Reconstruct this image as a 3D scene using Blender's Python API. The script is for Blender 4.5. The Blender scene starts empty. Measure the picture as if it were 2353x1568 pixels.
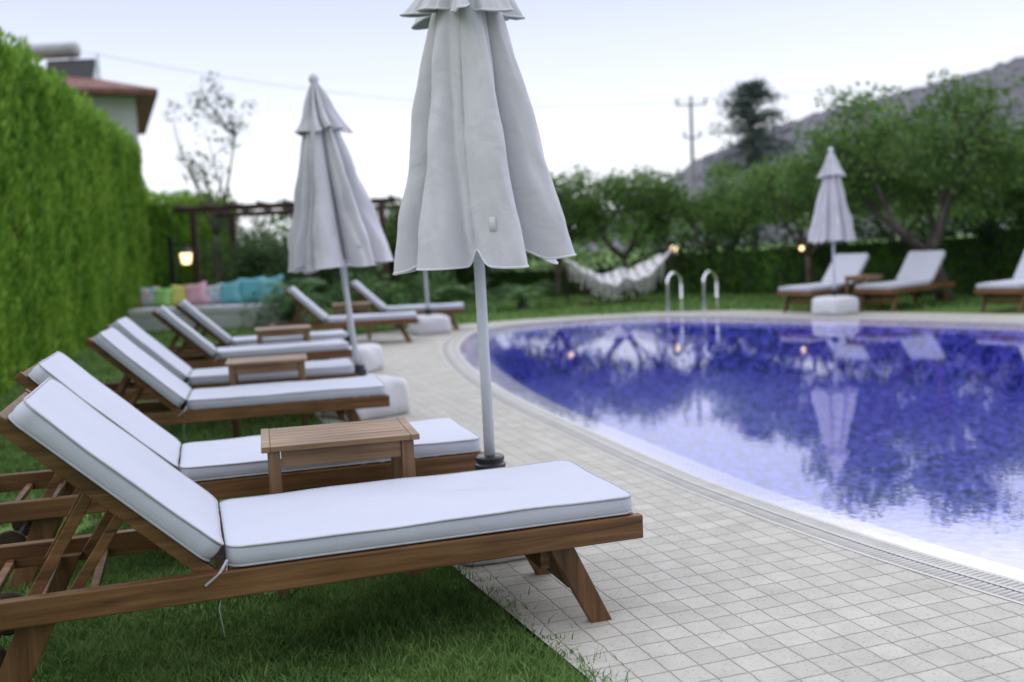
import bpy, math, random
import numpy as np
from mathutils import Vector, Matrix, geometry, noise
scene=bpy.context.scene
scene.view_settings.view_transform='Standard'
scene.view_settings.look='None'
scene.view_settings.exposure=0
R=math.radians
rnd=random.Random(7)
col=scene.collection

# ------------------------------------------------------------ materials
def mat(name):
    m=bpy.data.materials.new(name); m.use_nodes=True
    nt=m.node_tree; nt.nodes.clear()
    out=nt.nodes.new('ShaderNodeOutputMaterial')
    return m,nt,out
def N(nt,t,**kw):
    n=nt.nodes.new(t)
    for k,v in kw.items():
        if k in n.inputs.keys(): n.inputs[k].default_value=v
        else: setattr(n,k,v)
    return n
def L(nt,a,b): nt.links.new(a,b)
def ramp(nt,fac,stops):
    r=nt.nodes.new('ShaderNodeValToRGB')
    e=r.color_ramp.elements
    while len(e)<len(stops): e.new(0.5)
    for i,(p,c) in enumerate(stops):
        e[i].position=p; e[i].color=(*c,1)
    L(nt,fac,r.inputs[0]); return r
def coords(nt,scale=(1,1,1),rot=(0,0,0),kind='Object'):
    tc=nt.nodes.new('ShaderNodeTexCoord'); mp=nt.nodes.new('ShaderNodeMapping')
    mp.inputs['Scale'].default_value=scale; mp.inputs['Rotation'].default_value=rot
    L(nt,tc.outputs[kind],mp.inputs[0]); return mp.outputs[0]
def bump(nt,h,strength,dist):
    b=nt.nodes.new('ShaderNodeBump'); b.inputs['Strength'].default_value=strength; b.inputs['Distance'].default_value=dist
    L(nt,h,b.inputs['Height']); return b.outputs[0]
def princ(nt,out,rough=.6,spec=.5,metal=0):
    p=nt.nodes.new('ShaderNodeBsdfPrincipled')
    p.inputs['Roughness'].default_value=rough; p.inputs['Metallic'].default_value=metal
    p.inputs['Specular IOR Level'].default_value=spec
    L(nt,p.outputs[0],out.inputs[0]); return p

def noisy(name,c1,c2,scale=5,rough=.7,spec=.3,bs=0,bscale=50,bd=.01,stretch=(1,1,1),metal=0,detail=4):
    m,nt,out=mat(name); p=princ(nt,out,rough,spec,metal)
    v=coords(nt,stretch)
    n=N(nt,'ShaderNodeTexNoise',Scale=scale,Detail=detail); L(nt,v,n.inputs[0])
    r=ramp(nt,n.outputs[0],[(.3,c1),(.7,c2)]); L(nt,r.outputs[0],p.inputs['Base Color'])
    if bs:
        n2=N(nt,'ShaderNodeTexNoise',Scale=bscale,Detail=3); L(nt,v,n2.inputs[0])
        L(nt,bump(nt,n2.outputs[0],bs,bd),p.inputs['Normal'])
    return m

def wood(name,c1,c2,c3,axis=0):
    m,nt,out=mat(name); p=princ(nt,out,.5,.35)
    s=[38,38,38]; s[axis]=2.2
    v=coords(nt,tuple(s))
    n=N(nt,'ShaderNodeTexNoise',Scale=1.0,Detail=6,Roughness=.6,Distortion=.6); L(nt,v,n.inputs[0])
    r=ramp(nt,n.outputs[0],[(.28,c1),(.5,c2),(.75,c3)])
    v2=coords(nt,(1,1,1)); n2=N(nt,'ShaderNodeTexNoise',Scale=2.5,Detail=2); L(nt,v2,n2.inputs[0])
    r2=ramp(nt,n2.outputs[0],[(.3,(.70,.66,.63)),(.7,(1.15,1.12,1.1))])
    mx=N(nt,'ShaderNodeMixRGB',blend_type='MULTIPLY',Fac=1.0); L(nt,r.outputs[0],mx.inputs[1]); L(nt,r2.outputs[0],mx.inputs[2])
    L(nt,mx.outputs[0],p.inputs['Base Color'])
    L(nt,bump(nt,n.outputs[0],.25,.003),p.inputs['Normal'])
    return m
TEAK=wood('teak',(.064,.030,.012),(.162,.080,.032),(.26,.145,.064))
TEAKL=wood('teak_weathered',(.155,.09,.045),(.27,.17,.092),(.37,.255,.155))
TEAKZ=wood('teak_upright',(.06,.029,.012),(.150,.076,.031),(.235,.13,.06),2)
TEAKLZ=wood('teak_weathered_upright',(.12,.07,.036),(.22,.135,.072),(.31,.205,.12),2)
PERG=wood('dark_brown_wood',(.035,.020,.017),(.06,.034,.028),(.10,.056,.046))

def fabric(name,c,var=.06,weave=900,fold=.25,fscale=4,rough=.85):
    m,nt,out=mat(name); p=princ(nt,out,rough,.25)
    v=coords(nt)
    n=N(nt,'ShaderNodeTexNoise',Scale=fscale,Detail=4); L(nt,v,n.inputs[0])
    r=ramp(nt,n.outputs[0],[(.3,tuple(x*(1-var) for x in c)),(.7,c)]); L(nt,r.outputs[0],p.inputs['Base Color'])
    n2=N(nt,'ShaderNodeTexNoise',Scale=weave,Detail=1); L(nt,v,n2.inputs[0])
    n3=N(nt,'ShaderNodeTexNoise',Scale=7,Detail=3,Distortion=1.2); L(nt,v,n3.inputs[0])
    ma=N(nt,'ShaderNodeMath',operation='MULTIPLY_ADD'); L(nt,n2.outputs[0],ma.inputs[0]); ma.inputs[1].default_value=.04; L(nt,n3.outputs[0],ma.inputs[2])
    L(nt,bump(nt,ma.outputs[0],fold,.02),p.inputs['Normal'])
    p.inputs['Sheen Weight'].default_value=.1
    return m
CUSH=fabric('cushion_fabric',(.52,.535,.62),fold=.18)
PIPE=noisy('piping_cord',(.38,.385,.42),(.45,.455,.49),30,.8)
CANV=fabric('umbrella_canvas',(.61,.605,.645),var=.06,fold=.5)
CANVH=noisy('umbrella_hem_binding',(.64,.635,.66),(.70,.695,.72),20,.8)
COVER=fabric('white_cover_fabric',(.62,.62,.66),fold=.6)
WHITEM=noisy('white_powder_coat',(.62,.65,.72),(.68,.71,.78),12,.35,.5)
BLACKP=noisy('black_plastic',(.012,.012,.014),(.025,.025,.028),20,.35,.5)
CHROME=noisy('polished_steel',(.72,.73,.75),(.8,.81,.83),5,.12,.5,metal=1)
WHEELM=noisy('dark_wheel',(.03,.018,.012),(.06,.035,.02),20,.6)
BARK=noisy('bark',(.05,.04,.033),(.15,.125,.105),9,.9,.1,.8,25,.03,(1,1,.3))
BARKG=noisy('grey_bark',(.06,.05,.046),(.15,.13,.12),9,.9,.1,.6,25,.03,(1,1,.3))
ROPE=noisy('cotton_macrame',(.46,.455,.46),(.66,.655,.66),22,.9)
WIRE=noisy('cable_sheath',(.50,.51,.55),(.56,.57,.60),5,.6)
CONC=noisy('grey_post',(.26,.26,.28),(.36,.36,.38),6,.8)
WALLM=noisy('white_render_wall',(.50,.50,.53),(.58,.58,.61),3,.85,.2,.2,60,.01)
GLASSD=noisy('dark_window_glass',(.16,.18,.20),(.22,.24,.27),1.5,.15,.6)
IRON=noisy('black_iron',(.01,.01,.011),(.02,.02,.022),20,.5)

def leafmat(name,dark,mid,light,clump=1.3,rough=.55,trans=.3):
    m,nt,out=mat(name)
    p=nt.nodes.new('ShaderNodeBsdfPrincipled'); p.inputs['Roughness'].default_value=rough; p.inputs['Specular IOR Level'].default_value=.2
    v=coords(nt); n=N(nt,'ShaderNodeTexNoise',Scale=clump,Detail=3); L(nt,v,n.inputs[0])
    g=nt.nodes.new('ShaderNodeNewGeometry')
    ma=N(nt,'ShaderNodeMath',operation='MULTIPLY_ADD'); L(nt,g.outputs['Random Per Island'],ma.inputs[0]); ma.inputs[1].default_value=.45
    sb=N(nt,'ShaderNodeMath',operation='SUBTRACT'); L(nt,n.outputs[0],sb.inputs[0]); sb.inputs[1].default_value=.2
    L(nt,sb.outputs[0],ma.inputs[2])
    r=ramp(nt,ma.outputs[0],[(.18,dark),(.5,mid),(.85,light)])
    L(nt,r.outputs[0],p.inputs['Base Color'])
    t=nt.nodes.new('ShaderNodeBsdfTranslucent'); L(nt,r.outputs[0],t.inputs[0])
    mx=N(nt,'ShaderNodeMixShader'); mx.inputs[0].default_value=trans
    L(nt,p.outputs[0],mx.inputs[1]); L(nt,t.outputs[0],mx.inputs[2]); L(nt,mx.outputs[0],out.inputs[0])
    return m
LEAF=leafmat('orchard_leaves',(.042,.090,.022),(.092,.178,.042),(.18,.29,.078),trans=.34)
LEAFB=leafmat('bush_leaves',(.035,.065,.026),(.070,.125,.048),(.13,.21,.080))
LEAFD=leafmat('fir_needles',(.050,.070,.066),(.070,.100,.090),(.10,.14,.12))
LEAFS=leafmat('sparse_leaves',(.04,.065,.03),(.07,.115,.045),(.11,.17,.07))
HEDGE=leafmat('cypress_hedge_foliage',(.062,.15,.018),(.17,.34,.040),(.35,.50,.085),1.1,trans=.38)
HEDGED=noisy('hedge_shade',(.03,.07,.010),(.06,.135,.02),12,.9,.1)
DARKH=leafmat('dark_hedge_foliage',(.022,.040,.022),(.040,.070,.036),(.07,.115,.055))
GRASS=leafmat('grass_blades',(.055,.11,.028),(.115,.21,.052),(.23,.35,.11),2.5,.5,.35)
CYC=leafmat('cycad_leaves',(.03,.08,.03),(.08,.17,.05),(.16,.27,.09))

# ------------------------------------------------------------ mesh helpers
class MB:
    def __init__(s): s.v=[]; s.f=[]; s.m=[]
    def add(s,vs,fs,mi=0,M=None):
        o=len(s.v)
        s.v+= [tuple(M@Vector(v)) if M else tuple(v) for v in vs]
        s.f+= [tuple(i+o for i in f) for f in fs]; s.m+=[mi]*len(fs)
    def box(s,lo,hi,mi=0,M=None):
        x0,y0,z0=lo;x1,y1,z1=hi
        vs=[(x0,y0,z0),(x1,y0,z0),(x1,y1,z0),(x0,y1,z0),(x0,y0,z1),(x1,y0,z1),(x1,y1,z1),(x0,y1,z1)]
        s.add(vs,[(0,3,2,1),(4,5,6,7),(0,1,5,4),(1,2,6,5),(2,3,7,6),(3,0,4,7)],mi,M)
    def beam(s,a,b,w,h,mi=0,up=(0,0,1)):
        a=Vector(a);b=Vector(b);d=(b-a);l=d.length;d.normalize()
        u=Vector(up); sd=d.cross(u)
        if sd.length<1e-4: sd=d.cross(Vector((0,1,0)))
        sd.normalize(); u=sd.cross(d)
        M=Matrix((( d.x,sd.x,u.x,a.x),(d.y,sd.y,u.y,a.y),(d.z,sd.z,u.z,a.z),(0,0,0,1)))
        s.box((0,-w/2,-h/2),(l,w/2,h/2),mi,M)
    def tube(s,path,rad,seg=10,mi=0,closed=False,cap=True):
        P=[Vector(p) for p in path]; n=len(P)
        if not hasattr(rad,'__len__'): rad=[rad]*n
        o=len(s.v); pu=None
        for i,p in enumerate(P):
            if closed: t=P[(i+1)%n]-P[i-1]
            else: t=P[min(i+1,n-1)]-P[max(i-1,0)]
            if t.length<1e-9: t=Vector((0,0,1))
            t.normalize()
            if pu is None:
                pu=t.cross(Vector((0,0,1)))
                if pu.length<.05: pu=t.cross(Vector((0,1,0)))
            else:
                pu=pu-t*pu.dot(t)
            pu.normalize(); w=t.cross(pu)
            for k in range(seg):
                a=2*math.pi*k/seg
                s.v.append(tuple(p+(pu*math.cos(a)+w*math.sin(a))*rad[i]))
        m=n if closed else n-1
        for i in range(m):
            j=(i+1)%n
            for k in range(seg):
                k2=(k+1)%seg
                s.f.append((o+i*seg+k,o+i*seg+k2,o+j*seg+k2,o+j*seg+k)); s.m.append(mi)
        if cap and not closed:
            s.f.append(tuple(o+k for k in range(seg))[::-1]); s.m.append(mi)
            s.f.append(tuple(o+(n-1)*seg+k for k in range(seg))); s.m.append(mi)
    def lathe(s,prof,seg=24,mi=0,c=(0,0)):
        o=len(s.v)
        for r,z in prof:
            for k in range(seg):
                a=2*math.pi*k/seg; s.v.append((c[0]+r*math.cos(a),c[1]+r*math.sin(a),z))
        for i in range(len(prof)-1):
            for k in range(seg):
                k2=(k+1)%seg
                s.f.append((o+i*seg+k,o+i*seg+k2,o+(i+1)*seg+k2,o+(i+1)*seg+k)); s.m.append(mi)
        s.f.append(tuple(o+k for k in range(seg))[::-1]); s.m.append(mi)
        s.f.append(tuple(o+(len(prof)-1)*seg+k for k in range(seg))); s.m.append(mi)
    def obj(s,name,mats,parent=None,smooth=False,bevel=0,autosmooth=None,**props):
        me=bpy.data.meshes.new(name); me.from_pydata(s.v,[],s.f); 
        for m in mats: me.materials.append(m)
        me.polygons.foreach_set('material_index',s.m)
        if smooth: me.polygons.foreach_set('use_smooth',[True]*len(s.f))
        me.update()
        ob=bpy.data.objects.new(name,me); col.objects.link(ob)
        if parent: ob.parent=parent
        if bevel:
            b=ob.modifiers.new('bevel','BEVEL'); b.width=bevel; b.segments=2; b.limit_method='ANGLE'; b.angle_limit=R(40)
        for k,v in props.items(): ob[k]=v
        return ob
def npmesh(name,V,F,mats,parent=None,smooth=False,**props):
    me=bpy.data.meshes.new(name); V=np.asarray(V,np.float32); F=np.asarray(F,np.int32)
    k=F.shape[1]
    me.vertices.add(len(V)); me.vertices.foreach_set('co',V.ravel())
    me.loops.add(F.size); me.loops.foreach_set('vertex_index',F.ravel())
    me.polygons.add(len(F)); me.polygons.foreach_set('loop_start',np.arange(0,F.size,k,dtype=np.int32))
    for m in mats: me.materials.append(m)
    me.update(calc_edges=True); me.validate()
    if smooth: me.polygons.foreach_set('use_smooth',[True]*len(F))
    ob=bpy.data.objects.new(name,me); col.objects.link(ob)
    if parent: ob.parent=parent
    for a,b in props.items(): ob[a]=b
    return ob
def empty(name,loc=(0,0,0),rz=0,**props):
    e=bpy.data.objects.new(name,None); e.empty_display_size=.2; e.location=loc; e.rotation_euler=(0,0,rz)
    col.objects.link(e)
    for a,b in props.items(): e[a]=b
    return e
def copy_thing(root,loc,rz,label=None,scale=None):
    n=root.copy(); col.objects.link(n); n.location=loc; n.rotation_euler=(0,0,rz)
    if scale: n.scale=(scale,)*3
    if label: n['label']=label
    for c in list(root.children):
        k=c.copy(); col.objects.link(k); k.parent=n
        k.matrix_parent_inverse=c.matrix_parent_inverse.copy()
        for g in list(c.children):
            q=g.copy(); col.objects.link(q); q.parent=k
    return n

# ------------------------------------------------------------ camera
cam=bpy.data.cameras.new('camera'); co=bpy.data.objects.new('camera',cam); col.objects.link(co)
cam.lens=35; cam.sensor_width=36; cam.clip_end=3000; cam.clip_start=.05
co.matrix_world=Matrix.Translation((0,0,1.15))@Matrix.Rotation(R(90-5.3),4,'X')@Matrix.Rotation(R(-2.58),4,'Z')
cam.dof.use_dof=True; cam.dof.focus_distance=2.95; cam.dof.aperture_fstop=1.8
scene.camera=co

# ------------------------------------------------------------ world + sun
w=bpy.data.worlds.new('World'); scene.world=w; w.use_nodes=True
nt=w.node_tree; nt.nodes.clear()
out=nt.nodes.new('ShaderNodeOutputWorld'); bg=nt.nodes.new('ShaderNodeBackground'); L(nt,bg.outputs[0],out.inputs[0])
sky=nt.nodes.new('ShaderNodeTexSky'); sky.sky_type='NISHITA'; sky.sun_disc=False
sky.sun_elevation=R(38); sky.sun_rotation=R(60); sky.air_density=1.5; sky.dust_density=3
sc=N(nt,'ShaderNodeVectorMath',operation='SCALE'); L(nt,sky.outputs[0],sc.inputs[0]); sc.inputs['Scale'].default_value=.1
tc=nt.nodes.new('ShaderNodeTexCoord'); sx=nt.nodes.new('ShaderNodeSeparateXYZ'); L(nt,tc.outputs['Generated'],sx.inputs[0])
rp=ramp(nt,sx.outputs[2],[(0,(.350,.355,.37)),(.09,(.320,.332,.362)),(.245,(.208,.227,.290)),(.31,(.60,.61,.66)),(.60,(.60,.62,.70)),(1,(.53,.565,.66))])
mul=N(nt,'ShaderNodeVectorMath',operation='SCALE'); L(nt,rp.outputs[0],mul.inputs[0]); mul.inputs['Scale'].default_value=3.75
mxw=N(nt,'ShaderNodeMixRGB'); mxw.inputs[0].default_value=.12; L(nt,mul.outputs[0],mxw.inputs[1]); L(nt,sc.outputs[0],mxw.inputs[2])
mr=nt.nodes.new('ShaderNodeMapRange'); L(nt,sx.outputs[1],mr.inputs[0]); mr.inputs[1].default_value=-.75; mr.inputs[2].default_value=.35; mr.inputs[3].default_value=.40; mr.inputs[4].default_value=1.0
s3=N(nt,'ShaderNodeVectorMath',operation='SCALE'); L(nt,mxw.outputs[0],s3.inputs[0]); L(nt,mr.outputs[0],s3.inputs['Scale'])
L(nt,s3.outputs[0],bg.inputs[0]); bg.inputs[1].default_value=1.0
sun=bpy.data.lights.new('sun','SUN'); so=bpy.data.objects.new('sun',sun); col.objects.link(so)
sun.energy=.5; sun.angle=R(30); sun.color=(1,.95,.90)
so.rotation_euler=(R(52),0,R(-60))

# ------------------------------------------------------------ pool outline
ctrl=[(1.51,2.91),(1.225,3.41),(.925,4.09),(.686,4.69),(.278,6.02),(-.107,7.33),(-.473,8.95),(-.78,11.0),(-.85,12.7),(-.6,14.5),(.4,15.5),(2.3,15.75),(4.45,14.0),(6.3,11.9),(7.8,9.5),(8.8,6.5),(8.2,3.6),(6.2,1.6),(3.8,.9),(2.2,1.75)]
def catmull(P,sub):
    o=[];n=len(P)
    for i in range(n):
        p0,p1,p2,p3=[np.array(P[(i+k)%n]) for k in(-1,0,1,2)]
        for j in range(sub):
            t=j/sub
            o.append(.5*((2*p1)+(-p0+p2)*t+(2*p0-5*p1+4*p2-p3)*t*t+(-p0+3*p1-3*p2+p3)*t**3))
    return np.array(o)
def resample(P,step):
    Q=np.vstack([P,P[:1]]); d=np.r_[0,np.cumsum(np.linalg.norm(np.diff(Q,axis=0),axis=1))]
    n=int(d[-1]/step); s=np.arange(n)*d[-1]/n
    return np.c_[np.interp(s,d,Q[:,0]),np.interp(s,d,Q[:,1])]
O=resample(catmull(ctrl,30),.1)
for _ in range(6): O=(np.roll(O,1,0)+2*O+np.roll(O,-1,0))/4
T=np.roll(O,-1,0)-np.roll(O,1,0); T/=np.linalg.norm(T,axis=1)[:,None]
area=np.sum(O[:,0]*np.roll(O[:,1],-1)-np.roll(O[:,0],-1)*O[:,1])
IN=np.c_[-T[:,1],T[:,0]]*(1 if area>0 else -1)
def ring(d): return O+IN*d
def inpoly(P,X,Y):
    c=np.zeros(X.shape,bool); n=len(P); j=n-1
    for i in range(n):
        xi,yi=P[i];xj,yj=P[j]
        cond=((yi>Y)!=(yj>Y))&(X<(xj-xi)*(Y-yi)/((yj-yi) or 1e-9)+xi)
        c^=cond; j=i
    return c
def sheet(name,outer,hole,z,mats,**props):
    pl=[[Vector((x,y,0)) for x,y in outer],[Vector((x,y,0)) for x,y in hole]]
    tri=geometry.tessellate_polygon(pl)
    vs=[(x,y,z) for x,y in outer]+[(x,y,z) for x,y in hole]
    mb=MB(); mb.add(vs,[]) 
    for t in tri:
        a,b,c=[Vector(vs[i]) for i in t]
        if (b-a).cross(c-a).z<0: t=(t[0],t[2],t[1])
        mb.f.append(tuple(t)); mb.m.append(0)
    return mb.obj(name,mats,**props)

# ground
m,nt,o_=mat('lawn_soil'); p=princ(nt,o_,.9,.1); v=coords(nt)
n1=N(nt,'ShaderNodeTexNoise',Scale=.8,Detail=5); L(nt,v,n1.inputs[0]); n2=N(nt,'ShaderNodeTexNoise',Scale=45,Detail=4); L(nt,v,n2.inputs[0])
ad=N(nt,'ShaderNodeMath',operation='MULTIPLY_ADD'); L(nt,n1.outputs[0],ad.inputs[0]); ad.inputs[1].default_value=.5; 
s2=N(nt,'ShaderNodeMath',operation='MULTIPLY'); L(nt,n2.outputs[0],s2.inputs[0]); s2.inputs[1].default_value=.5; L(nt,s2.outputs[0],ad.inputs[2])
rr=ramp(nt,ad.outputs[0],[(.3,(.055,.10,.026)),(.5,(.11,.195,.048)),(.7,(.17,.27,.08))]); L(nt,rr.outputs[0],p.inputs['Base Color'])
L(nt,bump(nt,n2.outputs[0],.6,.03),p.inputs['Normal']); SOIL=m
big=[(1200*math.cos(a),1200*math.sin(a)) for a in np.linspace(0,2*math.pi,48,endpoint=False)]
sheet('ground',big,ring(.0)[::2],0,[SOIL],kind='structure')

# pavement
pave=[(.16,2.54),(.72,1.2),(1.15,.2),(3,-1.2),(10,-1.2),(13,6),(9.5,11),(6.95,12.4),(5.0,14.5),(3.6,15.85),(2.4,16.2),(1,16.1),(.2,15.9),(-.7,15.45),(-1.6,15.0),(-2.5,13.9),(-2.75,12),(-2.35,10),(-1.40,7),(-.25,3.52)]
Pv=resample(np.array(pave),.12)
m,nt,o_=mat('travertine_pavers'); p=princ(nt,o_,.7,.3)
v=coords(nt,rot=(0,0,R(-19)))
nz=N(nt,'ShaderNodeTexNoise',Scale=16,Detail=2); L(nt,v,nz.inputs[0])
vm=N(nt,'ShaderNodeVectorMath',operation='MULTIPLY_ADD'); L(nt,nz.outputs[1],vm.inputs[0]); vm.inputs[1].default_value=(.013,.013,0); L(nt,v,vm.inputs[2])
bk=nt.nodes.new('ShaderNodeTexBrick'); bk.offset=0; bk.squash=1
for k,x in (('Scale',1),('Brick Width',.092),('Row Height',.092),('Mortar Size',.0036),('Mortar Smooth',1.0),('Bias',0)): bk.inputs[k].default_value=x
bk.inputs['Color1'].default_value=(.400,.382,.338,1); bk.inputs['Color2'].default_value=(.465,.447,.402,1); bk.inputs['Mortar'].default_value=(.29,.273,.24,1)
L(nt,vm.outputs[0],bk.inputs[0])
na=N(nt,'ShaderNodeTexNoise',Scale=7,Detail=6,Roughness=.7); L(nt,v,na.inputs[0])
ra=ramp(nt,na.outputs[0],[(.3,(.88,.87,.855)),(.65,(1.05,1.05,1.05))])
nb=N(nt,'ShaderNodeTexNoise',Scale=110,Detail=3,Roughness=.65); L(nt,v,nb.inputs[0])
rb=ramp(nt,nb.outputs[0],[(.31,(.55,.5,.44)),(.43,(1,1,1))])
m1=N(nt,'ShaderNodeMixRGB',blend_type='MULTIPLY',Fac=1.0); L(nt,bk.outputs[0],m1.inputs[1]); L(nt,ra.outputs[0],m1.inputs[2])
m2=N(nt,'ShaderNodeMixRGB',blend_type='MULTIPLY',Fac=.7); L(nt,m1.outputs[0],m2.inputs[1]); L(nt,rb.outputs[0],m2.inputs[2])
L(nt,m2.outputs[0],p.inputs['Base Color'])
iv=N(nt,'ShaderNodeMath',operation='SUBTRACT'); iv.inputs[0].default_value=1; L(nt,bk.outputs['Fac'],iv.inputs[1])
iw=N(nt,'ShaderNodeMath',operation='MULTIPLY_ADD'); L(nt,nb.outputs[0],iw.inputs[0]); iw.inputs[1].default_value=.35; L(nt,iv.outputs[0],iw.inputs[2])
L(nt,bump(nt,iw.outputs[0],.7,.006),p.inputs['Normal']); PAVE=m
sheet('pavement',Pv,ring(.0)[::2],.012,[PAVE],kind='structure')

# pool basin
def mosaic(name,c1,c2,mortar,size=.025,extra=None,rough=.25,lo=(.32,.36,.5),hi=(1.75,1.7,1.35)):
    m,nt,o_=mat(name); p=princ(nt,o_,rough,.4)
    v=coords(nt,rot=(0,0,R(12)))
    bk=nt.nodes.new('ShaderNodeTexBrick'); bk.offset=0
    for k,x in (('Scale',1),('Brick Width',size),('Row Height',size),('Mortar Size',.0018),('Mortar Smooth',.2),('Bias',-.1)): bk.inputs[k].default_value=x
    bk.inputs['Color1'].default_value=(*c1,1); bk.inputs['Color2'].default_value=(*c2,1); bk.inputs['Mortar'].default_value=(*mortar,1)
    L(nt,v,bk.inputs[0])
    vo=N(nt,'ShaderNodeTexVoronoi',Scale=18); L(nt,v,vo.inputs[0])
    r=ramp(nt,vo.outputs['Color'],[(.2,lo),(.8,hi)])
    mx=N(nt,'ShaderNodeMixRGB',blend_type='MULTIPLY',Fac=1.0 if not extra else extra); L(nt,bk.outputs[0],mx.inputs[1]); L(nt,r.outputs[0],mx.inputs[2])
    L(nt,mx.outputs[0],p.inputs['Base Color'])
    return m
LILAC=mosaic('lilac_mosaic',(.60,.57,.82),(.74,.71,.88),(.88,.88,.92),.027,.10)
BLUE=mosaic('blue_mosaic',(.060,.056,.58),(.13,.135,.86),(.26,.27,.74),.027,lo=(.25,.30,.45),hi=(1.9,1.85,1.4))
prof=[(.21,-.03),(.36,-.045),(.52,-.075),(.62,-.13),(.70,-.75)]
mb=MB(); n=len(O)
for d,z in prof:
    for x,y in ring(d): mb.v.append((x,y,z))
for i in range(len(prof)-1):
    for k in range(n):
        k2=(k+1)%n; q=(i*n+k,i*n+k2,(i+1)*n+k2,(i+1)*n+k)
        mb.f.append(q if area>0 else q[::-1]); mb.m.append(0 if i<2 else 1)
b=(len(prof)-1)*n; mb.f.append(tuple(b+k for k in range(n))); mb.m.append(1)
mb.obj('pool_basin',[LILAC,BLUE],kind='structure')
# water
m,nt,o_=mat('pool_water')
tr=nt.nodes.new('ShaderNodeBsdfTransparent'); tr.inputs[0].default_value=(1,.98,1,1)
gl=nt.nodes.new('ShaderNodeBsdfGlossy'); gl.inputs['Roughness'].default_value=.008; gl.inputs[0].default_value=(1,1,1,1)
fr=nt.nodes.new('ShaderNodeFresnel'); fr.inputs[0].default_value=1.9
fm=N(nt,'ShaderNodeMath',operation='MULTIPLY'); L(nt,fr.outputs[0],fm.inputs[0]); fm.inputs[1].default_value=1.65
fn=N(nt,'ShaderNodeMath',operation='MINIMUM'); L(nt,fm.outputs[0],fn.inputs[0]); fn.inputs[1].default_value=.52
v=coords(nt,(1,1,1)); n1=N(nt,'ShaderNodeTexNoise',Scale=18,Detail=2,Roughness=.5); L(nt,v,n1.inputs[0])
n2=N(nt,'ShaderNodeTexNoise',Scale=3.5,Detail=1); L(nt,v,n2.inputs[0])
ad=N(nt,'ShaderNodeMath',operation='MULTIPLY_ADD'); L(nt,n2.outputs[0],ad.inputs[0]); ad.inputs[1].default_value=1.2; L(nt,n1.outputs[0],ad.inputs[2])
bn=bump(nt,ad.outputs[0],.10,.0026); L(nt,bn,gl.inputs['Normal'])
ms=nt.nodes.new('ShaderNodeMixShader'); L(nt,fn.outputs[0],ms.inputs[0]); L(nt,tr.outputs[0],ms.inputs[1]); L(nt,gl.outputs[0],ms.inputs[2]); L(nt,ms.outputs[0],o_.inputs[0])
mb=MB(); vs=[(x,y,-.012) for x,y in ring(.205)]; mb.add(vs,[tuple(range(n)) if area>0 else tuple(range(n))[::-1]])
mb.obj('water',[m],kind='structure')
GR=noisy('white_grate_plastic',(.46,.445,.42),(.53,.515,.49),10,.6,.3)
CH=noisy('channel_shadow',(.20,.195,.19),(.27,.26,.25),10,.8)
mb=MB()
pr=[(-.004,.014),(.012,.014),(.012,-.07),(.188,-.07),(.188,.004),(.214,.002),(.214,-.06)]
for d,z in pr:
    for x,y in ring(d): mb.v.append((x,y,z))
for i in range(len(pr)-1):
    for k in range(n):
        k2=(k+1)%n; q=(i*n+k,i*n+k2,(i+1)*n+k2,(i+1)*n+k)
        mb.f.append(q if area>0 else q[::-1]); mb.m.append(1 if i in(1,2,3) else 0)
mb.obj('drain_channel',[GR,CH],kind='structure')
O2=resample(O,.021); T2=np.roll(O2,-1,0)-np.roll(O2,1,0); T2/=np.linalg.norm(T2,axis=1)[:,None]; I2=np.c_[-T2[:,1],T2[:,0]]*(1 if area>0 else -1)
hw=.0068
K=len(O2)
def pt(dd,s,z): 
    q=O2+I2*dd+T2*s; return np.c_[q,np.full(K,z)]
cs=[pt(.014,-hw,.012),pt(.014,hw,.012),pt(.186,hw,.006),pt(.186,-hw,.006),pt(.014,-hw,-.01),pt(.014,hw,-.01),pt(.186,hw,-.01),pt(.186,-hw,-.01)]
V=np.stack(cs,1).reshape(-1,3); base=np.arange(K)[:,None]*8
F=np.concatenate([base+np.array(q) for q in [(0,1,2,3),(0,4,5,1),(1,5,6,2),(2,6,7,3),(3,7,4,0)]],0)
g=npmesh('drain_grate',V,F,[GR],kind='structure')
mb=MB(); r1=ring(.093); r2=ring(.107)
for q in (r1,r2):
    for x,y in q: mb.v.append((x,y,.0125))
for k in range(n):
    k2=(k+1)%n; mb.f.append((k,k2,n+k2,n+k)); mb.m.append(0)
mb.obj('drain_grate_rib',[GR],parent=g)

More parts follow.
